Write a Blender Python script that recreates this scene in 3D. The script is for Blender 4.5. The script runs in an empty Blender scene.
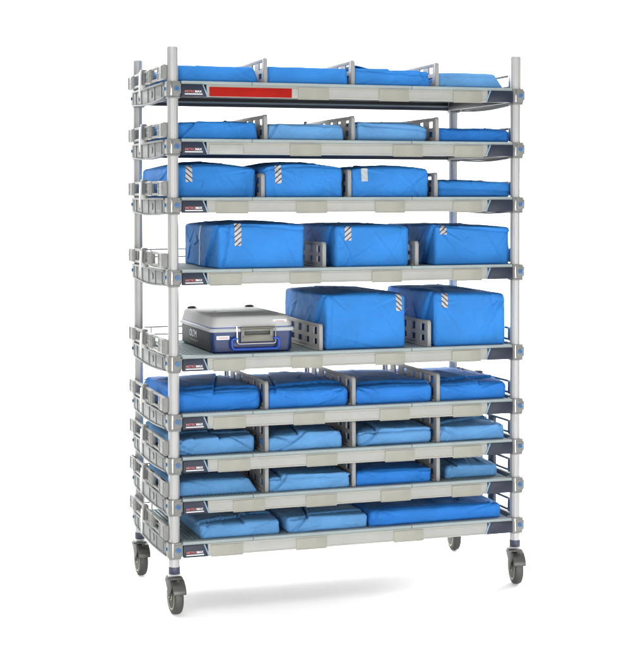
import bpy, bmesh, math
import numpy as np
from mathutils import Matrix, Vector

C = bpy.context.scene.collection
SC = bpy.context.scene

# ------------------------------------------------------------------ camera
def make_camera():
    cd = bpy.data.cameras.new('camera'); cam = bpy.data.objects.new('camera', cd); C.objects.link(cam)
    y, pt, r = .3180, -.0245, -.0016
    fwd = Vector((math.sin(y)*math.cos(pt), math.cos(y)*math.cos(pt), math.sin(pt)))
    right = Vector((math.cos(y), -math.sin(y), 0)); up = right.cross(fwd)
    r2 = right*math.cos(r) + up*math.sin(r); u2 = -right*math.sin(r) + up*math.cos(r)
    m = Matrix((r2, u2, -fwd)).transposed().to_4x4()
    m.translation = (-1.2151, -5.2407, 1.4757)
    cam.matrix_world = m
    cd.sensor_fit = 'HORIZONTAL'; cd.sensor_width = 36; cd.lens = 1521.58/619*36
    cd.shift_x = (309.5-310.602)/619; cd.shift_y = (233.325-323)/619
    cd.clip_end = 200; cd.clip_start = .05
    SC.camera = cam
make_camera()
SC.render.resolution_x = 981; SC.render.resolution_y = 1024
SC.view_settings.view_transform = 'Standard'; SC.view_settings.look = 'None'
SC.view_settings.exposure = 0; SC.view_settings.gamma = 1

# ------------------------------------------------------------------ studio light
w = bpy.data.worlds.new('World'); SC.world = w; w.use_nodes = True
w.node_tree.nodes['Background'].inputs[0].default_value = (1, 1, 1, 1)
w.node_tree.nodes['Background'].inputs[1].default_value = .26
def area(name, loc, target, sx, sy, power, col=(1, 1, 1), spread=180):
    l = bpy.data.lights.new(name, 'AREA'); l.spread = math.radians(spread); l.shape = 'RECTANGLE'; l.size = sx; l.size_y = sy
    l.energy = power; l.color = col
    o = bpy.data.objects.new(name, l); C.objects.link(o); o.location = loc
    o.rotation_euler = (Vector(target)-Vector(loc)).to_track_quat('-Z', 'Y').to_euler()
    return o
area('softbox_overhead', (.5, 1.8, 4.6), (.5, 1.2, 0), 11, 8, 470)
area('softbox_key', (-3.0, -4.4, 1.8), (.5, 0, .75), 1.8, 2.4, 98, (1, .99, .97))
area('softbox_fill', (2.6, -5.0, 1.3), (.7, .2, .6), 2.2, 2.0, 66)
area('softbox_low', (.4, -5.2, .55), (.7, .4, .1), 3.6, .9, 40)
area('strip_floor', (.2, -5.0, .45), (.65, .1, -.42), 3.0, .3, 42, spread=13)
area('softbox_rear', (1.2, 5.2, 3.1), (.6, -.2, 0), 5, .8, 260)
area('softbox_rear_right', (4.7, 2.6, 1.0), (.7, .1, 0), 2.4, 1.4, 520)
area('backdrop_light', (1.5, 3.4, 4.2), (1.8, 7, 1.2), 8, 1.5, 1100)

# ------------------------------------------------------------------ materials
def mat(name, col, rough=.5, metal=0, spec=.5, trans=0, bump=None, vary=None, sheen=0, coat=0):
    m = bpy.data.materials.new(name); m.use_nodes = True
    nt = m.node_tree; b = nt.nodes['Principled BSDF']
    b.inputs['Base Color'].default_value = (*col, 1)
    b.inputs['Roughness'].default_value = rough; b.inputs['Metallic'].default_value = metal
    b.inputs['Specular IOR Level'].default_value = spec
    b.inputs['Transmission Weight'].default_value = trans
    b.inputs['Sheen Weight'].default_value = sheen; b.inputs['Coat Weight'].default_value = coat
    tc = nt.nodes.new('ShaderNodeTexCoord')
    if vary:                                              # (scale, amount) : uneven, slightly worn colour
        n = nt.nodes.new('ShaderNodeTexNoise'); n.inputs['Scale'].default_value = vary[0]; n.inputs['Detail'].default_value = 5
        nt.links.new(tc.outputs['Object'], n.inputs['Vector'])
        mp = nt.nodes.new('ShaderNodeMapRange'); mp.inputs['From Min'].default_value = .3; mp.inputs['From Max'].default_value = .7
        mp.inputs['To Min'].default_value = 1-vary[1]; mp.inputs['To Max'].default_value = 1+vary[1]
        nt.links.new(n.outputs['Fac'], mp.inputs['Value'])
        mx = nt.nodes.new('ShaderNodeMix'); mx.data_type = 'RGBA'; mx.blend_type = 'MULTIPLY'; mx.inputs[0].default_value = 1
        mx.inputs[6].default_value = (*col, 1); nt.links.new(mp.outputs[0], mx.inputs[7])
        nt.links.new(mx.outputs[2], b.inputs['Base Color'])
    if bump:                                              # list of (scale, strength, distance)
        last = None
        for sc, st, ds in bump:
            n = nt.nodes.new('ShaderNodeTexNoise'); n.inputs['Scale'].default_value = sc; n.inputs['Detail'].default_value = 3
            nt.links.new(tc.outputs['Object'], n.inputs['Vector'])
            bp = nt.nodes.new('ShaderNodeBump'); bp.inputs['Strength'].default_value = st; bp.inputs['Distance'].default_value = ds
            nt.links.new(n.outputs['Fac'], bp.inputs['Height'])
            if last: nt.links.new(last.outputs[0], bp.inputs['Normal'])
            last = bp
        nt.links.new(last.outputs[0], b.inputs['Normal'])
    return m
def wrap(name, col):
    return mat(name, col, .68, spec=.14, sheen=.0, bump=[(26, .45, .008), (80, .32, .004), (650, .25, .0010)], vary=(7, .09))
M = {}
M['wrap'] = wrap('blue_wrap', (.036, .222, .62))
M['wrap_deep'] = wrap('deep_blue_wrap', (.029, .198, .62))
M['wrap_pale'] = wrap('pale_blue_wrap', (.120, .320, .62))
M['post'] = mat('silver_epoxy', (.43, .43, .425), .38, .25, spec=.4, bump=[(300, .08, .0005)], vary=(14, .03))
M['clamp'] = mat('grey_wedge_plastic', (.20, .205, .195), .45, spec=.3, bump=[(200, .1, .0006)])
M['chrome'] = mat('bright_steel', (.75, .75, .75), .16, 1)
M['button'] = mat('blue_button', (.015, .08, .26), .3)
M['button_ring'] = mat('blue_button_ring', (.04, .15, .31), .35)
M['lip'] = mat('pale_grid_edge', (.31, .365, .37), .5, spec=.25, bump=[(250, .1, .0004)], vary=(18, .04))
M['mat'] = mat('grey_blue_grid', (.24, .31, .33), .7, spec=.15, vary=(12, .05))
M['beam'] = mat('taupe_beam', (.36, .36, .335), .42, bump=[(260, .1, .0004)], vary=(15, .03))
M['holder'] = mat('label_holder_plastic', (.30, .30, .255), .4, vary=(20, .05))
M['holder_pale'] = mat('pale_label_strip', (.35, .36, .335), .4, vary=(20, .03))
M['red'] = mat('red_label', (.31, .010, .006), .6, spec=.1, vary=(20, .05))
M['navy'] = mat('navy_end_cap', (.018, .024, .042), .4, spec=.3, bump=[(300, .08, .0004)])
M['navy_edge'] = mat('slate_blue_edge', (.20, .32, .45), .35)
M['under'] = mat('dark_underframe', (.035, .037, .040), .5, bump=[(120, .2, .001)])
M['side'] = mat('grey_end_frame', (.16, .172, .168), .5, spec=.3, bump=[(220, .1, .0005)], vary=(16, .05))
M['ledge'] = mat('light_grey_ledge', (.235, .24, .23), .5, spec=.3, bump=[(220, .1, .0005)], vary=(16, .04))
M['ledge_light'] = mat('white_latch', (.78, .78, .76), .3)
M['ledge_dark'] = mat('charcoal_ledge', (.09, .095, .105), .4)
M['divider'] = mat('grey_divider', (.31, .31, .30), .5, spec=.3, bump=[(200, .1, .0005)], vary=(14, .04))
M['wire'] = mat('grey_wire', (.30, .31, .32), .3, .6)
M['rubber'] = mat('grey_rubber', (.017, .018, .015), .6, bump=[(160, .2, .001)], vary=(30, .12))
M['fork'] = mat('grey_caster_housing', (.036, .037, .033), .5, bump=[(180, .15, .0008)], vary=(25, .08))
M['hub'] = mat('beige_hub', (.34, .33, .19), .5, vary=(40, .1))
M['hub_dark'] = mat('dark_bolt', (.10, .10, .09), .4, .5)
M['bush'] = mat('navy_bushing', (.035, .040, .075), .45)
M['white'] = mat('white_plastic', (.80, .80, .80), .35)
M['text'] = mat('white_lettering', (.75, .74, .77), .4)
M['text_red'] = mat('red_lettering', (.45, .13, .13), .4)
M['case'] = mat('navy_case', (.006, .024, .110), .35, bump=[(300, .06, .0004)])
M['case_side'] = mat('charcoal_case_side', (.045, .050, .056), .6, spec=.15, bump=[(300, .06, .0004)])
M['lid'] = mat('silver_grey_lid', (.52, .53, .525), .65, spec=.1, bump=[(260, .1, .0005)], vary=(10, .03))
M['rim'] = mat('case_rim', (.46, .48, .49), .5, spec=.2)
M['cable'] = mat('bright_blue_plastic', (.006, .065, .46), .3)
M['latch'] = mat('brushed_latch', (.15, .148, .13), .4, .6)
M['dark'] = mat('black_plastic', (.03, .032, .035), .4)
M['tape'] = mat('grey_tape', (.40, .50, .50), .5)
M['tape_plain'] = mat('white_tape', (.46, .50, .50), .5)
def striped(sgn):
    m = mat('striped_indicator_tape', (.7, .7, .7), .5); nt = m.node_tree; b = nt.nodes['Principled BSDF']
    tc = nt.nodes.new('ShaderNodeTexCoord'); sp = nt.nodes.new('ShaderNodeSeparateXYZ'); nt.links.new(tc.outputs['Object'], sp.inputs[0])
    def mth(op, a, b2):
        n = nt.nodes.new('ShaderNodeMath'); n.operation = op
        for i, v in enumerate((a, b2)):
            if isinstance(v, (int, float)): n.inputs[i].default_value = v
            else: nt.links.new(v, n.inputs[i])
        return n.outputs[0]
    d = mth('SUBTRACT', sp.outputs['Z'], mth('MULTIPLY', sp.outputs['X'], .85*sgn))
    f = mth('FRACT', mth('MULTIPLY', d, 1/.0185), 0)
    s = mth('GREATER_THAN', f, .66)
    mx = nt.nodes.new('ShaderNodeMix'); mx.data_type = 'RGBA'
    mx.inputs[6].default_value = (.50, .50, .50, 1); mx.inputs[7].default_value = (.075, .045, .05, 1)
    nt.links.new(s, mx.inputs[0]); nt.links.new(mx.outputs[2], b.inputs['Base Color'])
    return m
M['stripes'] = striped(1); M['stripes_down'] = striped(-1)

# ------------------------------------------------------------------ helpers
class MB:
    """collects shapes into one bmesh, then links them as ONE object"""
    def __init__(s): s.bm = bmesh.new()
    def merge(s, b2):
        me = bpy.data.meshes.new('tmp'); b2.to_mesh(me); b2.free(); s.bm.from_mesh(me); bpy.data.meshes.remove(me)
    def box(s, x0, x1, y0, y1, z0, z1, bev=.0015, seg=2):
        b = bmesh.new(); bmesh.ops.create_cube(b, size=1)
        for v in b.verts: v.co = Vector(((x0+x1)/2+v.co.x*(x1-x0), (y0+y1)/2+v.co.y*(y1-y0), (z0+z1)/2+v.co.z*(z1-z0)))
        if bev: bmesh.ops.bevel(b, geom=b.edges[:], offset=min(bev, .45*min(x1-x0, y1-y0, z1-z0)), segments=seg, affect='EDGES', profile=.5)
        s.merge(b); return s
    def prism(s, pts, axis, a0, a1, bev=.001):
        """pts: outline in the two other axes (x->yz, y->xz, z->xy), extruded a0..a1 along axis"""
        b = bmesh.new()
        def mk(p, a): return {'x': (a, p[0], p[1]), 'y': (p[0], a, p[1]), 'z': (p[0], p[1], a)}[axis]
        A = [b.verts.new(mk(p, a0)) for p in pts]; B = [b.verts.new(mk(p, a1)) for p in pts]
        b.faces.new(A); b.faces.new(B[::-1]); n = len(pts)
        for i in range(n): b.faces.new((A[(i+1) % n], A[i], B[i], B[(i+1) % n]))
        bmesh.ops.recalc_face_normals(b, faces=b.faces[:])
        if bev: bmesh.ops.bevel(b, geom=b.edges[:], offset=bev, segments=2, affect='EDGES', profile=.5)
        s.merge(b); return s
    def cyl(s, c, r, h, axis='z', seg=24, r2=None, bev=0):
        b = bmesh.new(); bmesh.ops.create_cone(b, cap_ends=True, segments=seg, radius1=r, radius2=r if r2 is None else r2, depth=h)
        if bev: bmesh.ops.bevel(b, geom=[e for e in b.edges if e.calc_face_angle(0) > 1], offset=bev, segments=2, affect='EDGES', profile=.5)
        m = {'z': Matrix(), 'x': Matrix.Rotation(math.pi/2, 4, 'Y'), 'y': Matrix.Rotation(-math.pi/2, 4, 'X')}[axis]
        bmesh.ops.transform(b, matrix=Matrix.Translation(c) @ m, verts=b.verts[:]); s.merge(b); return s
    def lathe(s, prof, c=(0, 0, 0), axis='z', seg=32):
        b = bmesh.new(); rings = []
        for r, h in prof:
            rings.append([b.verts.new((r*math.cos(2*math.pi*i/seg), r*math.sin(2*math.pi*i/seg), h)) for i in range(seg)])
        for A, B in zip(rings, rings[1:]):
            for i in range(seg): b.faces.new((A[i], A[(i+1) % seg], B[(i+1) % seg], B[i]))
        b.faces.new(rings[0][::-1]); b.faces.new(rings[-1])
        bmesh.ops.recalc_face_normals(b, faces=b.faces[:])
        m = {'z': Matrix(), 'x': Matrix.Rotation(math.pi/2, 4, 'Y'), 'y': Matrix.Rotation(-math.pi/2, 4, 'X')}[axis]
        bmesh.ops.transform(b, matrix=Matrix.Translation(c) @ m, verts=b.verts[:]); s.merge(b); return s
    def tube(s, pts, r, seg=10):
        P = [Vector(p) for p in pts]; b = bmesh.new(); rings = []; ref = None
        for i, p in enumerate(P):
            t = ((P[min(i+1, len(P)-1)]-P[i]).normalized() + (P[i]-P[max(i-1, 0)]).normalized()).normalized()
            if ref is None: ref = t.orthogonal().normalized()
            ref = (ref - t*ref.dot(t)).normalized(); q = t.cross(ref)
            rings.append([b.verts.new(p+ref*r*math.cos(2*math.pi*k/seg)+q*r*math.sin(2*math.pi*k/seg)) for k in range(seg)])
        for A, B in zip(rings, rings[1:]):
            for i in range(seg): b.faces.new((A[i], A[(i+1) % seg], B[(i+1) % seg], B[i]))
        b.faces.new(rings[0][::-1]); b.faces.new(rings[-1]); bmesh.ops.recalc_face_normals(b, faces=b.faces[:])
        s.merge(b); return s
    def build(s, name, m, parent=None, loc=(0, 0, 0), rot=0, sharp=35):
        me = bpy.data.meshes.new(name); s.bm.to_mesh(me); s.bm.free()
        for p in me.polygons: p.use_smooth = True
        me.set_sharp_from_angle(angle=math.radians(sharp))
        me.materials.append(M[m] if isinstance(m, str) else m)
        o = bpy.data.objects.new(name, me); C.objects.link(o); o.parent = parent; o.location = loc; o.rotation_euler.z = rot
        return o
def smooth_path(pts, n=6, r=.01):
    """round the corners of a polyline"""
    P = [Vector(p) for p in pts]; out = [P[0]]
    for a, b, c in zip(P, P[1:], P[2:]):
        u = (a-b); v = (c-b); k = min(r, u.length/2, v.length/2); u.normalize(); v.normalize()
        for i in range(n+1):
            t = i/n; out.append((b+u*k)*(1-t)**2 + b*2*t*(1-t) + (b+v*k)*t*t)
    return out+[P[-1]]
def empty(name, loc, label=None, cat=None, group=None, parent=None):
    o = bpy.data.objects.new(name, None); C.objects.link(o); o.location = loc; o.parent = parent; o.empty_display_size = .05
    if label: o['label'] = label
    if cat: o['category'] = cat
    if group: o['group'] = group
    return o
def copy_tree(o, parent, loc=None):
    c = o.copy(); C.objects.link(c); c.parent = parent
    if loc is not None: c.location = loc
    for ch in [k for k in KIDS.get(o.name, [])]: copy_tree(ch, c)
    return c
KIDS = {}
def text_mesh(body, size, name, m, parent, loc, rot, xscale=1, ext=.0004, align='LEFT', bold=0):
    cu = bpy.data.curves.new('t', 'FONT'); cu.body = body; cu.size = size; cu.extrude = ext; cu.align_x = align; cu.offset = bold
    to = bpy.data.objects.new('t', cu); C.objects.link(to)
    bpy.context.view_layer.update()
    me = bpy.data.meshes.new_from_object(to.evaluated_get(bpy.context.evaluated_depsgraph_get()))
    bpy.data.objects.remove(to); me.name = name; me.materials.clear(); me.materials.append(M[m])
    me.transform(Matrix.Diagonal((xscale, 1, 1, 1)))
    me.transform(Matrix.Translation(loc) @ rot.to_4x4())
    o = bpy.data.objects.new(name, me); C.objects.link(o); o.parent = parent
    return o
FRONT = Matrix.Rotation(math.pi/2, 3, 'X')
LEFT = Matrix.Rotation(-math.pi/2, 3, 'Z') @ Matrix.Rotation(math.pi/2, 3, 'X')

# ------------------------------------------------------------------ the studio sweep
def studio():
    b = bmesh.new(); prof = [(-9, 0), (6.0, 0)]
    R = 2.0
    for i in range(1, 17):
        a = math.pi/2*i/16; prof.append((6.0+R*math.sin(a), R-R*math.cos(a)))
    prof.append((8.0, 9))
    fm = mat('white_paper', (.91, .91, .905), .75, spec=.2)
    rows = [(b.verts.new((-12, y, z)), b.verts.new((14, y, z))) for y, z in prof]
    def mk(name, idx):
        bb = bmesh.new(); r = [(bb.verts.new((-12, *prof[i])), bb.verts.new((14, *prof[i]))) for i in idx]
        for A, B in zip(r, r[1:]): bb.faces.new((A[0], A[1], B[1], B[0]))
        me = bpy.data.meshes.new(name); bb.to_mesh(me); bb.free()
        for p in me.polygons: p.use_smooth = True
        me.materials.append(fm); o = bpy.data.objects.new(name, me); C.objects.link(o); o['kind'] = 'structure'
    b.free()
    mk('floor', [0, 1]); mk('backdrop', range(1, len(prof)))
studio()

# ------------------------------------------------------------------ the cart
W, D = 1.328, .586
ZC = [1.8531, 1.6506, 1.4444, 1.1896, .8858, .6804, .527, .3802, .2267]
cart = empty('storage_cart', (0, 0, 0), 'tall grey nine-shelf cart on four casters, holding all the blue packs', 'shelving cart')

def make_posts():
    for px, py in ((0, 0), (W, 0), (0, D), (W, D)):
        fx = -1 if py == 0 else 1; sx = -1 if px == 0 else 1
        zt = 1.978 if (px > 0 and py > 0) else 2.0
        fl = []
        for k in range(96):                                             # shallow flutes run the length of the tube
            a = 2*math.pi*k/96; r = .0196-.0007*(.5-.5*math.cos(a*12))**3; fl.append((r*math.cos(a), r*math.sin(a)))
        m = MB().prism(fl, 'z', .163, zt, 0)
        m.cyl((0, 0, zt+.0008), .0150, .0018, 'z', 32)
        post = m.build('post', 'post', cart, (px, py, 0))
        first = None
        for z in ZC:
            if first is None:
                c = MB()
                c.prism([(-.025, -.019), (-.019, -.025), (.019, -.025), (.025, -.019), (.025, .019), (.019, .025), (-.019, .025), (-.025, .019)], 'z', -.026, .026, .002)
                c.prism([(-.0215, -.0215), (.0215, -.0215), (.0215, .0215), (-.0215, .0215)], 'z', -.034, -.0262, .002)
                c.box(-.006, .025, fx*.0255-.0015, fx*.0255+.0015, -.018, .018, .001)
                cl = c.build('clamp', 'clamp', post, (0, 0, z))
                s = MB().box(-.0135, -.0085, fx*.0255-.002, fx*.0255+.002, -.025, .025, .001).build('steel_wedge', 'chrome', post, (0, 0, z))
                g = MB().lathe([(.0085, 0), (.0105, .001), (.0105, .006), (.009, .008), (.0065, .008)], (.009, fx*.0262 if fx > 0 else -.0262-.008, 0), 'y', 24) if fx > 0 else \
                    MB().lathe([(.0055, -.006), (.0078, -.006), (.0090, -.0045), (.0090, -.001), (.0075, 0)], (.009, -.0262, 0), 'y', 24)
                bt0 = g.build('clamp_button', 'button_ring', post, (0, 0, z)); g = MB()
                if sx < 0: g.lathe([(.0040, -.006), (.0065, -.005), (.0065, 0)], (-.0245, .008 if fx < 0 else 0, 0), 'x', 20)
                else: g.lathe([(.0075, 0), (.0075, .007), (.0045, .009)], (.0245, .008 if fx < 0 else 0, 0), 'x', 20)
                bt = g.build('clamp_button', 'button_ring', post, (0, 0, z))
                bi = MB().cyl((.009, fx*.0322, 0), .0048, .002, 'y', 18).build('clamp_button_center', 'button', post, (0, 0, z))
                first = (cl, s, bt0, bt, bi)
            else:
                for o in first:
                    k = o.copy(); C.objects.link(k); k.parent = post; k.location = (0, 0, z)
make_posts()

HOLD = {0: [(.453, .571), (.764, .886), (1.059, 1.179)], 1: [(.423, .539), (.819, .941), (1.062, 1.18)],
        2: [(.148, .264), (.445, .567), (.748, .866), (1.058, 1.176)], 3: [(.119+.005, .232), (.422, .547), (.736, .854), (1.058, 1.176)],
        4: [(.136, .25), (.427, .545), (.748, .874), (1.054, 1.168)], 5: [(.137, .249), (.435, .55), (.767, .886), (1.058, 1.177)],
        6: [(.153, .271), (.484, .6), (.787, .906), (1.059, 1.177)], 7: [(.208, .324), (.481, .596), (.771, .886), (1.055, 1.176)],
        8: [(.126, .237), (.443, .55), (.822, .938)]}
DIV = {0: [(.341, .09), (.674, .09), (1.007, .09)], 1: [(.341, .09), (.674, .09), (1.007, .09)], 2: [(.330, .085), (.660, .10), (1.002, .09)],
       3: [(.562, .09), (.925, .09)], 4: [(.549, .095), (.975, .097)], 5: [(.342, .100), (.676, .103), (1.011, .103)],
       6: [(.342, .098), (.676, .098), (1.011, .098)], 7: [(.342, .094), (.676, .094), (1.011, .094)], 8: []}

def end_frame(side):
    """the moulded beam at one end: outline in (y,z), swept through its thickness"""
    s = -1 if side == 'l' else 1; xo = -.027 if side == 'l' else W+.022
    def X(a, b): return (min(xo-s*a, xo-s*b), max(xo-s*a, xo-s*b))
    m = MB(); y0, y1 = .026, D-.026
    out = [(y0, .022), (y1, .022), (y1, -.024)]
    for i in range(1, 12):
        t = i/12; out.append((y1+(y0-y1)*t, -.024-.010*math.sin(math.pi*t)))
    out.append((y0, -.024))
    a, b = X(.004, .012); m.prism(out, 'x', a, b, .001)
    a, b = X(0, .016)
    m.prism([(y0, .026), (y1, .026), (y1, .0185), (y0, .0185)], 'x', a-.003, b+.003, .001)      # top ledge line
    low = []
    for i in range(13):
        t = i/12; low.append((y1+(y0-y1)*t, -.0245-.010*math.sin(math.pi*t)))
    for i in range(12, -1, -1):
        t = i/12; low.append((y1+(y0-y1)*t, -.0305-.010*math.sin(math.pi*t)))
    m.prism(low, 'x', a, b, .001)
    for yy in (.075, .185, .30, .415, .515):                           # moulded ribs
        m.prism([(yy-.006, -.031), (yy+.006, -.031), (yy+.004, .018), (yy-.004, .018)], 'x', *X(.001, .011), .001)
    m.cyl((xo-s*.003, .235, -.006), .013, .004, 'x', 24, bev=.001)
    m.cyl((xo-s*.003, .465, -.006), .010, .004, 'x', 24, bev=.001)
    return m
def end_ledge(side):
    xo = -.033 if side == 'l' else W+.006
    m = MB(); x0, x1 = xo, xo+.012
    y0, y1 = (.02, D+.02) if side == 'l' else (.028, D-.028)
    m.box(x0+.001, x1-.001, y0, y1, .034, .043, .002)
    m.box(x0+.001, x1-.001, y0, y1, .077, .086, .002)
    for a, b in (((-.005, .095), (.20, .27), (D-.075, D+.028)) if side == 'l' else ((.027, .075), (.205, .255), (D-.085, D-.027))):
        m.box(x0-.003, x1+.002, a, b, .032, .086, .005, 3)
        for q in (a+.02, b-.02): m.box(x0-.0055, x0-.001, q-.0035, q+.0035, .036, .082, .0012)
        m.box(x0-.0045, x0-.001, a+.004, b-.004, .0565, .0605, .0008)
    m.box(x0-.007, x1+.002, .330, .370, .036, .094, .005, 3)
    m.box(x0, x1, .31, .39, .022, .045, .003)
    return m
def shelf_parts(parent, i):
    S = {}
    # underframe: the shelf's own body
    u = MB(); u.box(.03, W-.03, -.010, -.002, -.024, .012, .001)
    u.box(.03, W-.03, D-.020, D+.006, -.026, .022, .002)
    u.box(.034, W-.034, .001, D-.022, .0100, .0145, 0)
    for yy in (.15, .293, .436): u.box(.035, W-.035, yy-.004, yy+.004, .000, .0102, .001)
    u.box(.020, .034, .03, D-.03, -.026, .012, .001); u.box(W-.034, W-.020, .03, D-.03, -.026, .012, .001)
    return u

def text_badge(parent):
    a = text_mesh('METRO', .0115, 'badge_lettering', 'text_red', parent, (.036, -.0337, -.0135), FRONT, 1.0, bold=.0002)
    b = text_mesh('MAX', .0115, 'badge_lettering', 'text', parent, (.0735, -.0337, -.0135), FRONT, .95, bold=.0003)
    c = MB().box(.036, .100, -.0341, -.0320, -.0205, -.0170, 0).build('badge_underline', 'text', parent)
    return [a, b, c]

proto = {}
def make_shelves():
    for i, z in enumerate(ZC):
        if i == 0:
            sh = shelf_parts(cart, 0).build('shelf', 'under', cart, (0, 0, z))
            kids = []
            # slatted grid mat, three panels
            g = MB()
            xs = [.030, .2835, .895, W-.030]
            for a, b in zip(xs, xs[1:]):
                a += .0015; b -= .0015
                g.box(a, b, -.004, .012, .016, .0262, .001); g.box(a, b, D-.028, D-.006, .016, .0262, .001)
                g.box(a, a+.008, .012, D-.028, .016, .0262, 0); g.box(b-.008, b, .012, D-.028, .016, .0262, 0)
                n = int((b-a)/.0145)
                for k in range(1, n):
                    x = a+(b-a)*k/n; g.box(x-.0044, x+.0044, .012, D-.028, .0165, .0262, 0)
            kids.append(g.build('shelf_mat', 'mat', sh))
            kids.append(MB().box(.036, W-.036, D-.026, D-.0204, -.0130, -.0060, .0008).build('rear_lit_line', 'lip', sh))  # added pale strip, stands in for light caught by the rear beam's face
            # pale front edge
            e = MB()
            for a, b in ((.0262, .2828), (.2842, .8943), (.8957, W-.0262)): e.box(a, b, -.027, -.0045, .0160, .0275, .0018)
            e.box(.2836, .2839, -.024, -.006, .0165, .0265, 0)
            kids.append(e.build('front_edge', 'lip', sh))
            # taupe beam
            f = MB(); f.prism([(-.027, .0157), (-.0275, .0105), (-.029, .006), (-.0285, -.020), (-.031, -.023), (-.030, -.027), (-.012, -.027), (-.012, .0157)], 'x', .1165, 1.2000, .0008)
            kids.append(f.build('front_beam', 'beam', sh))
            # navy end caps with their slanted slate edge
            c = MB().prism([(.0265, .0157), (.0990, .0157), (.1160, -.027), (.0265, -.027)], 'y', -.0325, -.012, .001)
            kids.append(c.build('end_cap', 'navy', sh))
            c = MB().prism([(W-.0265, .0157), (1.2135, .0157), (1.1965, -.027), (W-.0265, -.027)], 'y', -.0325, -.012, .001)
            kids.append(c.build('end_cap', 'navy', sh))
            c = MB().prism([(.0995, .0154), (.1045, .0154), (.1220, -.0272), (.1167, -.0272)], 'y', -.0318, -.012, .0006)
            kids.append(c.build('end_cap_edge', 'navy_edge', sh)); c = MB().prism([(1.2127, .0154), (1.2077, .0154), (1.1902, -.0272), (1.1955, -.0272)], 'y', -.0318, -.012, .0006)
            kids.append(c.build('end_cap_edge', 'navy_edge', sh))
            kids += text_badge(sh)
            kids.append(end_frame('l').build('end_frame', 'side', sh)); kids.append(end_frame('r').build('end_frame', 'side', sh))
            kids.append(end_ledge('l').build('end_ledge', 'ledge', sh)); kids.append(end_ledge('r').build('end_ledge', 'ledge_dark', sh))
            lt = MB().prism([(.312, .082), (.334, .082), (.340, .040), (.3365, -.012), (.3345, -.012), (.322, .035)], 'x', -.050, -.045, .0008)
            kids.append(lt.build('latch', 'ledge_light', sh))
            r = MB(); r.tube([(.02, D+.012, .079), (W-.02, D+.012, .079)], .0032); r.tube([(.02, D+.012, .050), (W-.02, D+.012, .050)], .0032)
            for x in (.05, .44, .88, W-.05): r.tube([(x, D+.012, .0795), (x, D+.012, .01)], .0032)
            kids.append(r.build('rear_rail', 'wire', sh))
            proto['shelf'] = sh; proto['kids'] = kids
        else:
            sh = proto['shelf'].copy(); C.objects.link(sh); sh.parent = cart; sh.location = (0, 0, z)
            for k in proto['kids']:
                c = k.copy(); C.objects.link(c); c.parent = sh
        for a, b in HOLD[i]:
            if 'holder' not in proto:
                L = .118; h = MB(); h.prism([(-.0305, .0118), (-.0318, .0098), (-.0312, -.0285), (-.0315, -.0310), (-.0287, -.0310), (-.0287, .0115)], 'x', 0, L, .0008)
                h.box(.002, L-.002, -.0325, -.0305, -.0300, -.0275, .0006); h.box(.002, L-.002, -.0328, -.0305, .0092, .0112, .0006)
                proto['holder'] = h.build('label_holder', 'holder', sh, (a, 0, 0))
            else:
                c = proto['holder'].copy(); C.objects.link(c); c.parent = sh; c.location = (a, 0, 0)
        if i == 0:
            o = MB().box(.126, .429, -.0335, -.0292, -.0255, .0075, .0008).build('label_strip', 'red', sh); o['label'] = 'long red label strip'
            MB().box(.4295, .4525, -.0335, -.0292, -.0245, .0070, .0008).build('label_strip', 'holder_pale', sh)
        if i == 1: MB().box(.124, .248, -.0335, -.0292, -.0255, .0075, .0008).build('label_strip', 'holder_pale', sh)
        for x, h in DIV[i]:
            divider(sh, x, h)

def divider(sh, x, h):
    key = 'div%.3f' % h
    if key not in proto:
        m = MB(); y0, y1 = .004, .565; zb, zt = .0275, .0275+h; t = .0032
        # panel built of bars round its slots so the openings are real
        n = 6; ys = [y0+.012+(y1-y0-.024)*k/n for k in range(n+1)]
        z1, z2, z3, z4 = zb+.018, zb+h*.42, zb+h*.58, zt-.014
        m.box(-t, t, y0, y1, zb, z1, .001); m.box(-t, t, y0, y1, z4, zt, .002)
        m.box(-t*.9, t*.9, y0+.006, y1-.006, z2, z3, 0)
        for k in range(n+1):
            wd = .024 if k in (0, n) else .026
            m.box(-t*.85, t*.85, max(y0+.001, ys[k]-wd), min(y1-.001, ys[k]+wd), z1-.002, z4+.002, 0)
        # rounded stiff front edge and foot
        m.prism([(y0-.006, zb), (y0+.010, zb), (y0+.010, zt+.001), (y0+.002, zt+.001), (y0-.004, zt-.005), (y0-.006, zt-.012)], 'x', -.0070, .0070, .0015)
        m.prism([(y1-.010, zb), (y1+.004, zb), (y1+.004, zt+.006), (y1-.006, zt+.006), (y1-.010, zt)], 'x', -.0065, .0065, .0015)
        m.box(-.012, .012, y0+.012, y1-.012, zb-.001, zb+.004, .001)
        proto[key] = m.build('shelf_divider', 'divider', sh, (x, 0, 0))
    else:
        c = proto[key].copy(); C.objects.link(c); c.parent = sh; c.location = (x, 0, 0)
make_shelves()

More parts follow.
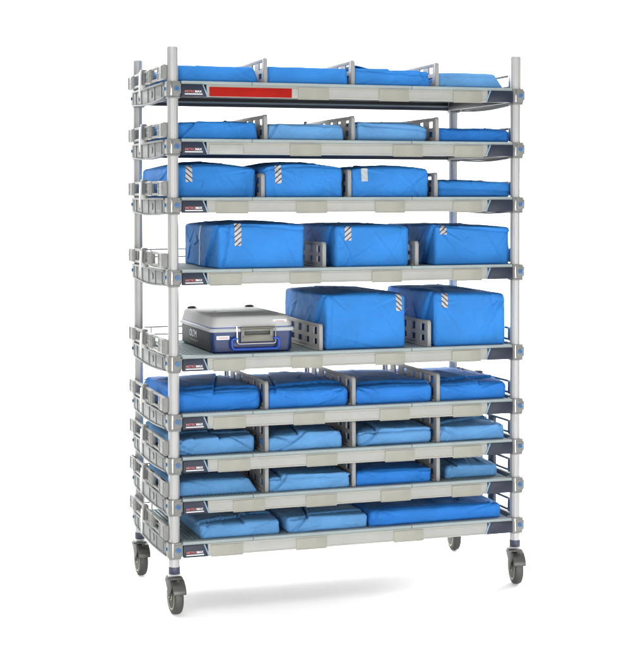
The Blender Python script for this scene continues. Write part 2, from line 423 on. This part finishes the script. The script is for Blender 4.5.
# ------------------------------------------------------------------ casters
def caster(px, py, ang):
    root = empty('caster', (px, py, 0), parent=cart); root.rotation_euler.z = ang
    MB().cyl((0, 0, .153), .0205, .026, bev=.002, seg=32).build('bushing', 'bush', root, rot=0)
    MB().cyl((0, 0, .1355), .0235, .008, bev=.002, seg=32).build('swivel_ring', 'white', root)
    ty = -.012; R = .0620; wc = (0, ty, R)
    # housing: hood over the wheel with two cheeks
    h = MB(); out = []
    for k in range(0, 19):                                    # hood outline seen from the side (y, z)
        a = math.radians(-18+ k*(206/18)); out.append((ty+math.cos(a)*.0720*(.72 if a > math.pi/2 else .74), R+math.sin(a)*.0700))
    hood = [(-.052, .060), (-.054, .082), (-.046, .108), (-.030, .126), (-.022, .1315), (.026, .1315), (.036, .118), (.044, .092), (.042, .064), (.028, .050), (.012, .048), (.020, .072), (.010, .098), (-.014, .108), (-.034, .096), (-.044, .070)]
    cheek = [(-.052, .062), (-.054, .082), (-.046, .108), (-.030, .126), (-.022, .1315), (.026, .1315), (.036, .118), (.042, .094), (.040, .066), (.020, .048), (-.004, .044), (-.014, .056), (-.032, .058)]
    top = [(-.054, .082), (-.046, .108), (-.030, .126), (-.022, .1315), (.026, .1315), (.036, .118), (.043, .092), (.036, .092), (.026, .112), (-.012, .1265), (-.036, .108), (-.047, .082)]
    arch = [(-.050, .078)]
    ins = [(ty+math.cos(math.radians(d))*.0655, R+math.sin(math.radians(d))*.0655) for d in range(165, 45, -15)]
    outl = [(-.050, .090), (-.044, .110), (-.030, .126), (-.022, .1315), (.026, .1315), (.040, .116), (.049, .090)]
    poly = [(-.079, .082), (-.077, .094), (-.068, .110), (-.050, .124), (-.026, .1315), (.024, .1315), (.040, .120), (.050, .104)]+[(p[0], p[1]) for p in ins[::-1]]
    h.prism(poly, 'x', -.0235, .0235, .003)
    side = [(-.026, .130), (.026, .130), (.038, .106), (.014, .086), (-.002, .056), (-.012, .051), (-.022, .056), (-.028, .080), (-.052, .104)]
    for s in (-1, 1): h.prism(side, 'x', min(s*.0188, s*.0238), max(s*.0188, s*.0238), .0015)
    h.build('housing', 'fork', root)
    # wheel
    wt = MB().lathe([(.044, -.0165), (.054, -.0165), (.0595, -.0135), (.062, -.008), (.0622, 0), (.062, .008), (.0595, .0135), (.054, .0165), (.044, .0165)], wc, 'x', 48)
    wo = wt.build('wheel', 'rubber', root)
    hb = MB().lathe([(.012, -.0178), (.014, -.0150), (.034, -.0130), (.041, -.0165), (.0455, -.0172), (.0455, .0172), (.041, .0165), (.034, .0130), (.014, .0150), (.012, .0178)], wc, 'x', 40)
    hb.build('hub', 'hub', root)
    MB().cyl(wc, .0070, .054, 'x', 16, bev=.001).build('axle_bolt', 'hub_dark', root)
    # brake pedal
    p = MB(); p.prism([(-.020, .126), (-.020, .135), (-.052, .142), (-.066, .140), (-.068, .134), (-.052, .130)], 'x', -.040, .010, .0015)
    p.prism([(-.034, .106), (-.052, .118), (-.060, .134), (-.040, .132)], 'x', -.006, .006, .001)
    p.build('brake_pedal', 'fork', root)
    return root
caster(0, 0, math.radians(2)); caster(W, 0, math.radians(-11)); caster(0, D, math.radians(1)); caster(W, D, math.radians(-8))

# ------------------------------------------------------------------ wrapped packs
class Noise3:
    def __init__(s, seed):
        r = np.random.RandomState(seed); s.t = r.rand(32, 32, 32)*2-1
    def __call__(s, P, f, off=0):
        q = P*f+off+57.3; i = np.floor(q).astype(int); t = q-i; t = t*t*(3-2*t); o = 0
        for a in (0, 1):
            for b in (0, 1):
                for c in (0, 1):
                    wt = (t[:, 0] if a else 1-t[:, 0])*(t[:, 1] if b else 1-t[:, 1])*(t[:, 2] if c else 1-t[:, 2])
                    o = o+wt*s.t[(i[:, 0]+a) % 32, (i[:, 1]+b) % 32, (i[:, 2]+c) % 32]
        return o
def sstep(x): x = np.clip(x, 0, 1); return x*x*(3-2*x)
class Pack:
    """a soft wrapped block: rounded box, sagging faces, wrinkles and stepped cloth folds; origin at its base centre"""
    def __init__(s, w, d, h, seed, folds=(), r=.012, amp=1., tl=0, tr=0, tf=0, htl=0, htr=0, dome=.004, bulge=.004, skew=0):
        s.w, s.d, s.h = w, d, h; s.n = Noise3(seed); s.folds = folds; s.r = min(r, h*.42); s.amp = amp; s.seed = seed
        rs = np.random.RandomState(seed*7+3)
        def segs(n, corner):
            out = []
            for k in range(n):
                if corner and k < n*.6:
                    cx, cy = rs.choice([0, 1]), rs.choice([0, 1, 1]); a = (cx+(.5-cx)*rs.uniform(0, .25), cy+(.5-cy)*rs.uniform(0, .3))
                    b = (a[0]+(1-2*cx)*rs.uniform(.12, .45), a[1]+(1-2*cy)*rs.uniform(.2, .9))
                else:
                    a = (rs.uniform(.05, .95), rs.uniform(.05, .95)); b = (a[0]+rs.uniform(-.25, .25), a[1]+rs.uniform(-.5, .5))
                out.append((a[0], a[1], b[0], b[1], rs.uniform(.0014, .0034)*rs.choice([1, 1, -1])*(1.25 if h > .09 else 1), rs.uniform(.0024, .0045)))
            return out
        s.cf, s.ct, s.cl = segs(10, True), segs(9, False), segs(10, True)
        s.tl, s.tr, s.tf, s.htl, s.htr, s.dome, s.bulge, s.skew = tl, tr, tf, htl, htr, dome, bulge, skew
    def __call__(s, P, off=0.):
        hw, hd, h, r = s.w/2, s.d/2, s.h, s.r
        P = np.asarray(P, float); lo = np.array([-hw+r, -hd+r, r]); hi = np.array([hw-r, hd-r, h-r])
        c = np.clip(P, lo, hi); n = P-c; L = np.linalg.norm(n, axis=1, keepdims=True); n = n/np.maximum(L, 1e-9)
        Q = c+n*r
        u = (P[:, 0]+hw)/s.w; v = (P[:, 1]+hd)/s.d; z = P[:, 2]/h
        bx = np.clip(1-(2*u-1)**2, 0, 1); by = np.clip(1-(2*v-1)**2, 0, 1); bz = np.clip(1-(2*z-1)**2, 0, 1)
        top = sstep((n[:, 2]-.3)/.5); fr = sstep((-n[:, 1]-.3)/.5); lf = sstep((-n[:, 0]-.3)/.5); rt = sstep((n[:, 0]-.3)/.5)
        d = s.dome*top*bx**.6*by**.6 + s.bulge*fr*bx**.6*bz**.6 + s.bulge*.8*(lf+rt)*by**.6*bz**.6
        Z = P*np.array([1, .7, 1.6])
        d = d + s.amp*(.0028*s.n(Z, 9) + .0014*s.n(Z, 21, 7.7))
        # sharp straight creases, pulled from the corners like tight non-woven cloth
        for face, wgt, A, B, LA, LB, segs in (('f', fr, u*s.w, z*h, s.w, h, s.cf), ('t', top, u*s.w, v*s.d, s.w, s.d, s.ct), ('l', lf, v*s.d, z*h, s.d, h, s.cl)):
            for (ax, ay, bx2, by2, hh, wd) in segs:
                ax, bx2, ay, by2 = ax*LA, bx2*LA, ay*LB, by2*LB
                ex, ey = bx2-ax, by2-ay; l2 = ex*ex+ey*ey
                t = np.clip(((A-ax)*ex+(B-ay)*ey)/l2, 0, 1); dx = A-ax-t*ex; dy = B-ay-t*ey
                side = (ex*dy-ey*dx)/math.sqrt(l2); dist = np.hypot(dx, dy)
                fade = (1-t)**.6*sstep(t*8+.3)
                d = d + s.amp*wgt*fade*hh*(np.exp(-(dist/wd)**2) - .7*np.exp(-((np.hypot(dx, dy)-wd*1.8)/wd)**2)*(side > 0) + .9*np.exp(-dist/(wd*6))*(side < 0)*(1-np.exp(-(dist/wd)**2)))
        for f in s.folds:
            face, pts, H, G = f
            if face == 'front': A, B, wgt = u*s.w, z*h, fr; sc = (s.w, h)
            elif face == 'top': A, B, wgt = u*s.w, v*s.d, top; sc = (s.w, s.d)
            elif face == 'left': A, B, wgt = v*s.d, z*h, lf; sc = (s.d, h)
            q = [(a*sc[0], b*sc[1]) for a, b in pts]; sd = None
            wob = .0016*s.n(P, 30, 2.2)
            for (ax, ay), (bx2, by2) in zip(q, q[1:]+q[:1]):
                ex, ey = bx2-ax, by2-ay; l = math.hypot(ex, ey) or 1
                dd = ((A-ax)*-ey + (B-ay)*ex)/l
                sd = dd if sd is None else np.minimum(sd, dd)
            sd = sd+wob
            d = d + wgt*(1.35*H*sstep(sd/.0040+.5)*np.exp(-np.clip(sd, 0, 1)/.12) - 1.3*G*np.exp(-((sd+.0035)/.0028)**2))
        d = d*(1-sstep((-n[:, 2]-.2)/.6))
        Q = Q+n*(d*1.0+off)[:, None]
        t = np.clip(Q[:, 2]/h, 0, 1.1)
        Q[:, 0] += (s.tl*t*(Q[:, 0] < 0)*(-Q[:, 0]/hw) - s.tr*t*(Q[:, 0] > 0)*(Q[:, 0]/hw))
        Q[:, 1] += s.tf*t*np.clip(-Q[:, 1]/hd, 0, 1)
        Q[:, 2] -= t*(s.htl*np.clip(-Q[:, 0]/hw, 0, 1)**2.2 + s.htr*np.clip(Q[:, 0]/hw, 0, 1)**2.2)
        Q[:, 2] -= .293*r*np.clip(1-P[:, 2]/h, 0, 1)**1.5
        Q[:, 2] = np.maximum(Q[:, 2]-.0004, -.0004)
        return Q
    def mesh(s, step=.0042):
        nx, ny, nz = [max(4, int(round(a/b))) for a, b in ((s.w, step), (s.d, step*1.35), (s.h, step*.8))]
        gx = np.linspace(-s.w/2, s.w/2, nx+1); gy = np.linspace(-s.d/2, s.d/2, ny+1); gz = np.linspace(0, s.h, nz+1)
        idx = {}; P = []; F = []
        def vid(i, j, k):
            key = (i, j, k)
            if key not in idx: idx[key] = len(P); P.append((gx[i], gy[j], gz[k]))
            return idx[key]
        for i in range(nx):
            for j in range(ny): F.append((vid(i, j, nz), vid(i+1, j, nz), vid(i+1, j+1, nz), vid(i, j+1, nz)))
        for i in range(nx):
            for k in range(nz):
                F.append((vid(i, 0, k), vid(i+1, 0, k), vid(i+1, 0, k+1), vid(i, 0, k+1)))
                F.append((vid(i, ny, k+1), vid(i+1, ny, k+1), vid(i+1, ny, k), vid(i, ny, k)))
        for j in range(ny):
            for k in range(nz):
                F.append((vid(0, j, k+1), vid(0, j+1, k+1), vid(0, j+1, k), vid(0, j, k))[::-1])
                F.append((vid(nx, j, k), vid(nx, j+1, k), vid(nx, j+1, k+1), vid(nx, j, k+1)))
        me = bpy.data.meshes.new('wrapped_pack'); me.from_pydata(s(np.array(P)).tolist(), [], F)
        bm = bmesh.new(); bm.from_mesh(me); bmesh.ops.holes_fill(bm, edges=[e for e in bm.edges if e.is_boundary], sides=0)
        bmesh.ops.recalc_face_normals(bm, faces=bm.faces[:]); bm.to_mesh(me); bm.free()
        for p in me.polygons: p.use_smooth = True
        return me
    def strip(s, face, a0, a1, b0, b1, off=.0012):
        """a tape lying on the wrap: a,b ranges in metres on the face (b upwards), a measured from the face's left end"""
        na, nb = 8, max(8, int(abs(b1-b0)/.003)); P = []
        for j in range(nb+1):
            for i in range(na+1):
                a = a0+(a1-a0)*i/na; b = b0+(b1-b0)*j/nb
                if face == 'front': p = (-s.w/2+a, -s.d/2, b) if b <= s.h else (-s.w/2+a, -s.d/2+(b-s.h), s.h)
                else: p = (-s.w/2, -s.d/2+a, b)
                P.append(p)
        F = [(j*(na+1)+i, j*(na+1)+i+1, (j+1)*(na+1)+i+1, (j+1)*(na+1)+i) for j in range(nb) for i in range(na)]
        Q = s(np.array(P), off); me = bpy.data.meshes.new('indicator_tape'); me.from_pydata(Q.tolist(), [], F)
        for p in me.polygons: p.use_smooth = True
        return me

def right_of(a, b): return [(2*a-b, -1), (6, -1), (6, 2), (2*b-a, 2)]
def left_of(a, b): return [(-5, -1), (2*a-b, -1), (2*b-a, 2), (-5, 2)]
def above(a, b): return [(-1, 2*a-b), (2, 2*b-a), (2, 5), (-1, 5)]
def below(a, b): return [(-1, -4), (2, -4), (2, 2*b-a), (-1, 2*a-b)]
def both(p, q): return None
def tri(*p): return list(p)

BASE = [z+.0262 for z in ZC]
G_ = 'wrapped packs on the cart shelves'
def pack(shelf, x0, x1, h, m, seed, label, y0=.010, depth=.51, rot=0, tapes=(), **kw):
    if x0 < .02 or x1 > 1.315: y0 = max(y0, .024)
    k = (.032-y0)/5.27; x0 -= k*(x0+1.215); x1 -= k*(x1+1.215)
    p = Pack(x1-x0, depth, h, seed, **kw)
    me = p.mesh(); me.materials.append(M[m])
    o = bpy.data.objects.new('wrapped_pack', me); C.objects.link(o)
    o.location = ((x0+x1)/2, y0+depth/2, BASE[shelf]); o.rotation_euler.z = math.radians(rot)
    o['label'] = label; o['category'] = 'wrapped pack'; o['group'] = G_
    for face, a0, a1, b0, b1, tm in tapes:
        tme = p.strip(face, a0, a1, b0, b1); tme.materials.append(M[tm])
        t = bpy.data.objects.new('indicator_tape', tme); C.objects.link(t); t.parent = o
        if tm.startswith('stripes'): t['label'] = 'white tape with dark diagonal stripes'
    return o

# top shelf
pack(0, .004, .330, .060, 'wrap', 1, 'flat blue pack on the top shelf, leftmost, above the red label strip', htr=-.004, amp=.7, tr=.022, r=.014,
     folds=[('front', left_of(.98, .74), .003, .003)])
pack(0, .352, .668, .063, 'wrap', 2, 'flat blue pack second from left on the top shelf', amp=.7, tr=.006, tl=.004, folds=[('front', right_of(.02, .07), .002, .0025)])
loose = pack(0, .684, .999, .058, 'wrap', 3, 'flat blue pack third from left on the top shelf, a loose flap at its corner', htl=-.006, amp=.8, tr=.016,
     folds=[('front', left_of(.97, .86), .0025, .003), ('front', above(1.0, .80), .004, .004), ('top', left_of(.45, .2), .005, .003)])
pack(0, 1.018, 1.300, .056, 'wrap_pale', 4, 'paler blue flat pack, rightmost on the top shelf beside the front right post', amp=.8, tr=.045, dome=.007,
     folds=[('front', above(.82, .86), .0025, .003)])
fm = MB().prism([(-.004, -.014), (-.003, .010), (.004, .019), (.012, .021), (.035, .0165), (.065, .0095), (.100, .000), (.065, .0065), (.035, .0130), (.012, .0165), (.007, .013), (.004, -.014)], 'y', -.035, .05, .0006)
fm.build('loose_flap', 'wrap', loose, (-.150, -.19, .058), 0, 60)
# second shelf
pack(1, .004, .322, .065, 'wrap', 5, 'bright blue pack with a diagonal flap, leftmost on the second shelf from the top', amp=1, tr=.006, htl=.008, dome=.006,
     folds=[('front', right_of(.08, .28), .007, .004), ('front', left_of(1.02, .95), .002, .002)])
pack(1, .354, .650, .060, 'wrap_pale', 6, 'paler blue pack with folded left end, second from left on the second shelf', amp=.8, tr=.008, tl=.006,
     folds=[('front', right_of(.02, .13), .005, .005), ('front', below(.93, .80), .002, .003)])
pack(1, .686, .984, .073, 'wrap_pale', 7, 'paler blue pack sloping down rightward, third from left on the second shelf', r=.03, amp=.9, htr=.014,
     folds=[('front', right_of(.06, .05), .004, .005), ('front', above(.86, .70), .004, .004)])
pack(1, 1.018, 1.322, .053, 'wrap_deep', 8, 'low deep blue pack, rightmost on the second shelf beside the front right post', r=.018, amp=1, htr=.003, htl=.001, dome=.007)
# third shelf
pack(2, .006, .314, .120, 'wrap', 9, 'blue block pack with striped tape, leftmost on the third shelf from the top', r=.013, htl=.010, htr=.014, dome=.012, bulge=.008, y0=.034,
     tapes=[('front', .046, .070, .060, .121, 'stripes_down')], folds=[('front', right_of(.9, .86), -.003, .002)])
pack(2, .344, .646, .120, 'wrap', 10, 'blue block pack with striped tape, second from left on the third shelf', r=.013, htl=.012, htr=.010, dome=.014, bulge=.008,
     tapes=[('front', .038, .062, .055, .118, 'stripes')], folds=[('front', right_of(.16, .02), .003, .002), ('front', above(.93, 1.0), .003, .003)])
pack(2, .676, .984, .112, 'wrap', 11, 'blue block pack with a plain pale tape patch on the third shelf', r=.012, htl=.008, htr=.008, dome=.010, bulge=.006,
     tapes=[('front', .040, .064, .062, .108, 'tape_plain')], folds=[('front', right_of(.12, -.02), .002, .002)])
pack(2, 1.016, 1.322, .062, 'wrap', 12, 'low flat blue pack, rightmost on the third shelf, no tape', r=.016, htl=-.004, htr=.004, dome=.004, bulge=.008, amp=1,
     folds=[('front', above(.52, .42), .004, .003)])
# fourth shelf
pack(3, .172, .496, .160, 'wrap', 13, 'big blue block pack with striped tape, leftmost on the fourth shelf from the top', r=.014, htl=.004, htr=.004, dome=.010, bulge=.006, amp=1, depth=.50,
     tapes=[('front', .058, .083, .085, .161, 'stripes'), ('left', .215, .232, .012, .156, 'tape')],
     folds=[('left', right_of(.30, .02), .007, .006), ('left', left_of(.62, .86), .004, .003), ('front', right_of(.06, .14), .005, .004), ('front', above(1.02, .90), .003, .002)])
pack(3, .616, .906, .152, 'wrap', 14, 'big blue block pack with striped tape, middle one of three on the fourth shelf', r=.013, htl=.0, htr=.006, dome=.006, bulge=.006,
     tapes=[('front', .036, .061, .098, .152, 'stripes')], folds=[('left', right_of(.25, .10), .006, .005), ('front', right_of(.96, .90), -.003, .002)])
pack(3, 1.012, 1.318, .146, 'wrap', 15, 'big blue block pack with short striped tape, rightmost on the fourth shelf', r=.012, htl=-.004, htr=.006, dome=.006, bulge=.005,
     tapes=[('front', .018, .045, .114, .150, 'stripes')], folds=[('left', right_of(.22, .02), .007, .005), ('front', above(1.04, .88), .003, .003)])
# fifth shelf
pack(4, .576, .892, .204, 'wrap', 16, 'largest blue block pack, striped tape at upper right, beside the navy case', r=.016, htl=.002, htr=.004, dome=.006, bulge=.007, depth=.50, y0=.02,
     tapes=[('front', .275, .299, .140, .204, 'stripes_down')],
     folds=[('left', right_of(.34, .02), .006, .005), ('front', above(.30, -.10), .002, .0015), ('front', right_of(.05, .10), .003, .002)])
pack(4, 1.010, 1.303, .200, 'wrap', 17, 'largest blue block pack, striped tape at upper left, rightmost on the fifth shelf', r=.016, htl=-.004, htr=.006, dome=.006, bulge=.007, depth=.50,
     tapes=[('front', .028, .053, .145, .204, 'stripes_down')],
     folds=[('left', right_of(.32, .06), .007, .006), ('front', right_of(.88, .80), .003, .002), ('left', left_of(.7, .9), .004, .003)])
# sixth shelf
pack(5, .008, .328, .070, 'wrap_deep', 18, 'bright blue pack leftmost on the sixth shelf, directly below the navy case', r=.020, dome=.012, amp=1.1, htr=-.002,
     folds=[('top', above(.10, .04), .006, .006), ('top', left_of(.45, .9), .005, .005), ('front', right_of(.55, 1.3), .002, .002)])
pack(5, .350, .668, .068, 'wrap_deep', 19, 'bright blue pack with a domed top, second from left on the sixth shelf', r=.020, dome=.014, amp=1.1,
     folds=[('top', above(.05, .16), .006, .006), ('top', right_of(.12, .5), .004, .004), ('front', left_of(.5, 1.2), .002, .002)])
pack(5, .688, 1.001, .066, 'wrap_deep', 20, 'bright blue pack third from left on the sixth shelf from the top', r=.018, dome=.010, amp=1.1,
     folds=[('top', above(.12, .06), .006, .006), ('front', right_of(.1, -.3), .002, .002)])
pack(5, 1.021, 1.306, .062, 'wrap_deep', 21, 'bright blue pack rightmost on the sixth shelf, beside the front right post', r=.018, dome=.012, amp=1.1, tr=-.004,
     folds=[('top', above(.10, .20), .006, .006), ('top', left_of(.6, .3), .004, .005)])
# seventh shelf
pack(6, .010, .306, .056, 'wrap_pale', 22, 'pale blue pack with a broad slanted flap, leftmost on the seventh shelf', r=.014, dome=.008, amp=1.3, htr=-.004, htl=.006,
     folds=[('front', [(-.02, .55), (.62, -.6), (1.1, -.2), (.52, 1.5), (-.5, 1.5)], .006, .005), ('top', left_of(.55, .2), .007, .006), ('top', above(.22, .12), .004, .004)])
pack(6, .352, .640, .060, 'wrap_pale', 23, 'pale blue pack, flap slanting up rightward, second from left on the seventh shelf', r=.014, dome=.007, amp=1.2, htl=.012,
     folds=[('front', right_of(.16, .52), .006, .005), ('top', right_of(.42, .7), .006, .005), ('front', left_of(1.2, .92), .002, .002)])
pack(6, .700, 1.000, .058, 'wrap_pale', 24, 'pale blue pack with rounded right end, third from left on the seventh shelf', r=.022, dome=.008, amp=1.1, htl=.008,
     folds=[('front', right_of(.06, .30), .006, .005), ('front', above(.95, .90), .003, .005), ('top', right_of(.26, .5), .006, .005)])
pack(6, 1.022, 1.300, .056, 'wrap_pale', 25, 'pale blue pack rightmost on the seventh shelf, beside the front right post', r=.014, dome=.010, amp=1.2,
     folds=[('top', above(.06, .30), .006, .006), ('front', right_of(-.02, .10), .004, .003), ('front', left_of(1.0, .9), .002, .002)])
# eighth shelf
pack(7, .012, .322, .052, 'wrap_pale', 26, 'smooth pale blue pack with sloping ends, leftmost on the eighth shelf', r=.012, dome=.006, amp=.8, tf=.016, tl=.008, tr=.034, depth=.48,
     folds=[('front', right_of(.0, .06), .003, .003)])
pack(7, .358, .668, .052, 'wrap_pale', 27, 'pale blue pack with a straight top flap, second from left on the eighth shelf', r=.012, dome=.006, amp=1.1, htl=.006,
     folds=[('front', right_of(.05, .22), .006, .005), ('top', right_of(.16, .3), .007, .006), ('front', above(1.02, .86), .003, .004)])
pack(7, .690, .998, .052, 'wrap_deep', 28, 'deep blue pack, the only strongly blue one on the eighth shelf', r=.014, dome=.006, amp=.8, tl=.006,
     folds=[('front', tri((.82, .45), (1.02, .75), (.86, .8)), .003, .003)])
pack(7, 1.052, 1.268, .044, 'wrap_pale', 29, 'short pale blue pack, rightmost on the eighth shelf, bare grid at its right', r=.012, dome=.008, amp=1.0, y0=.045, depth=.42, tl=.012,
     folds=[('top', right_of(.2, .45), .005, .005), ('front', right_of(.04, .12), .004, .003)])
# bottom shelf
pack(8, .106, .402, .048, 'wrap_pale', 30, 'pale blue pack, leftmost on the bottom shelf, bare shelf at its left', r=.012, dome=.006, amp=1.1, depth=.46, tf=.006,
     folds=[('top', above(.06, .26), .006, .006), ('top', [(.55, -.5), (2, -.5), (2, .2), (.55, .2)], .004, .005), ('front', right_of(.0, .10), .003, .003)])
pack(8, .430, .738, .049, 'wrap_pale', 31, 'pale blue pack with a slanted flap, middle one of three on the bottom shelf', r=.012, dome=.006, amp=1.1, depth=.46,
     folds=[('front', right_of(.06, .24), .006, .005), ('top', right_of(.26, .62), .006, .006), ('top', above(.0, .12), .003, .004)])
pack(8, .748, 1.286, .056, 'wrap_deep', 32, 'extra wide deep blue pack, rightmost on the bottom shelf', r=.016, dome=.006, amp=.9, depth=.42, tl=.004,
     folds=[('front', right_of(.02, .06), .003, .003)])

# ------------------------------------------------------------------ the instrument case
def rrect(x0, x1, y0, y1, r, n=6):
    out = []
    for cx, cy, a0 in ((x1-r, y0+r, -90), (x1-r, y1-r, 0), (x0+r, y1-r, 90), (x0+r, y0+r, 180)):
        for i in range(n+1):
            a = math.radians(a0+90*i/n); out.append((cx+r*math.cos(a), cy+r*math.sin(a)))
    return out
def slab(m, rings):
    """stack of rounded rectangles: (x0,x1,y0,y1,r,z)"""
    b = bmesh.new(); R = [[b.verts.new((*p, q[5])) for p in rrect(*q[:5])] for q in rings]
    n = len(R[0])
    for A, B in zip(R, R[1:]):
        for i in range(n): b.faces.new((A[i], A[(i+1) % n], B[(i+1) % n], B[i]))
    b.faces.new(R[0][::-1]); b.faces.new(R[-1]); bmesh.ops.recalc_face_normals(b, faces=b.faces[:]); m.merge(b)
def make_case():
    bx, by, bz = .295, .275, BASE[4]
    root = empty('instrument_case', (bx, by, bz), 'navy hard case with silver grey lid, steel latch and bright blue handle', 'case')
    X0, X1, Y0, Y1 = -.150, .155, -.250, .225
    m = MB(); slab(m, [(X0+.010, X1-.010, Y0+.008, Y1-.008, .016, .0004), (X0+.004, X1-.004, Y0+.003, Y1-.003, .018, .006), (X0, X1, Y0, Y1, .018, .078)])
    body = m.build('body', 'case', root)
    # side panel of the body: charcoal
    MB().prism([(Y0+.022, .008), (Y1-.022, .008), (Y1-.020, .076), (Y0+.020, .076)], 'x', X0-.0012, X0+.006, .0006).build('side_panel', 'case_side', root)
    MB().prism([(Y0+.022, .008), (Y1-.022, .008), (Y1-.020, .076), (Y0+.020, .076)], 'x', X1-.006, X1+.0012, .0006).build('side_panel', 'case_side', root)
    m = MB(); slab(m, [(X0-.005, X1+.005, Y0-.005, Y1+.005, .022, .076), (X0-.007, X1+.007, Y0-.007, Y1+.007, .024, .079), (X0-.007, X1+.007, Y0-.007, Y1+.007, .024, .087), (X0-.004, X1+.004, Y0-.004, Y1+.004, .022, .090)])
    m.build('rim', 'rim', root)
    m = MB(); slab(m, [(X0+.001, X1-.001, Y0+.001, Y1-.001, .022, .0895), (X0+.001, X1-.001, Y0+.001, Y1-.001, .022, .0935)]); m.build('gasket', 'cable', root)
    m = MB(); slab(m, [(X0, X1, Y0, Y1, .024, .0930), (X0+.001, X1-.001, Y0+.001, Y1-.001, .026, .100), (X0+.006, X1-.006, Y0+.006, Y1-.006, .030, .124), (X0+.010, X1-.010, Y0+.010, Y1-.010, .030, .130), (X0+.018, X1-.018, Y0+.018, Y1-.018, .026, .1335)])
    lid = m.build('lid', 'lid', root, sharp=50)
    MB().box(-.078, .082, -.01, .002, .1330, .1342, .0004).build('vent_slot', 'dark', lid)
    MB().box(-.062, .098, -.075, -.064, .1330, .1342, .0004).build('vent_slot', 'dark', lid)
    m = MB(); slab(m, [(-.075, .095, -.062, -.012, .006, .1330), (-.073, .093, -.060, -.014, .006, .1352)]); m.build('lid_plate', 'rim', lid)
    for x, y in ((-.115, .185), (.115, .185)): MB().lathe([(.018, 0), (.019, .002), (.018, .006), (.013, .009)], (x, y, .1330), 'z', 28).build('foot', 'dark', lid)
    for x, y in ((-.115, -.205), (.115, -.205)):
        MB().lathe([(.019, 0), (.0195, .0012), (.018, .0024), (.015, .0016)], (x, y, .1330), 'z', 28).build('foot_recess', 'holder', lid)
    yf = Y0
    MB().box(.080, .132, yf+.003, yf+.0095, .104, .118, .001).build('lid_label', 'white', lid)
    MB().box(.090, .122, yf+.0025, yf+.0095, .1105, .1125, 0).build('lid_label_print', 'text_red', lid)
    MB().box(X0+.018, X0+.066, yf-.0012, yf+.002, .049, .063, .0005).build('front_label', 'white', root)
    MB().box(X0+.024, X0+.060, yf-.0016, yf+.002, .0545, .0570, 0).build('front_label_print', 'text_red', root)
    # latch: plate, hinge knuckles and wire bail
    m = MB(); m.box(-.044, .078, yf-.011, yf-.0005, .040, .066, .002); m.box(-.044, -.030, yf-.012, yf-.002, .060, .092, .002); m.box(.064, .078, yf-.012, yf-.002, .060, .092, .002)
    m.box(-.030, .064, yf-.0105, yf-.002, .078, .087, .001)
    m.cyl((.017, yf-.011, .0905), .004, .124, 'x', 14)
    m.build('latch_plate', 'latch', root)
    MB().box(-.028, .062, yf-.006, yf-.0008, .066, .078, .0005).build('latch_slot', 'dark', root)
    MB().tube(smooth_path([(-.058, yf-.006, .096), (-.058, yf-.014, .034), (.086, yf-.014, .034), (.086, yf-.006, .096)], 6, .010), .0024, 10).build('wire_bail', 'chrome', root)
    m = MB().tube(smooth_path([(-.058, yf-.012, .052), (-.078, yf-.013, .052), (-.078, yf-.016, .014), (.098, yf-.016, .014), (.098, yf-.013, .052), (.078, yf-.012, .052)], 6, .014), .0046, 12)
    m.build('handle', 'cable', root)
    text_mesh('OLTM', .036, 'side_lettering', 'text', root, (X0-.0016, .075, .040), LEFT, 1.15)
    MB().box(X0-.0016, X0-.0005, -.055, .07, .026, .029, 0).build('side_line', 'side', root)
make_case()
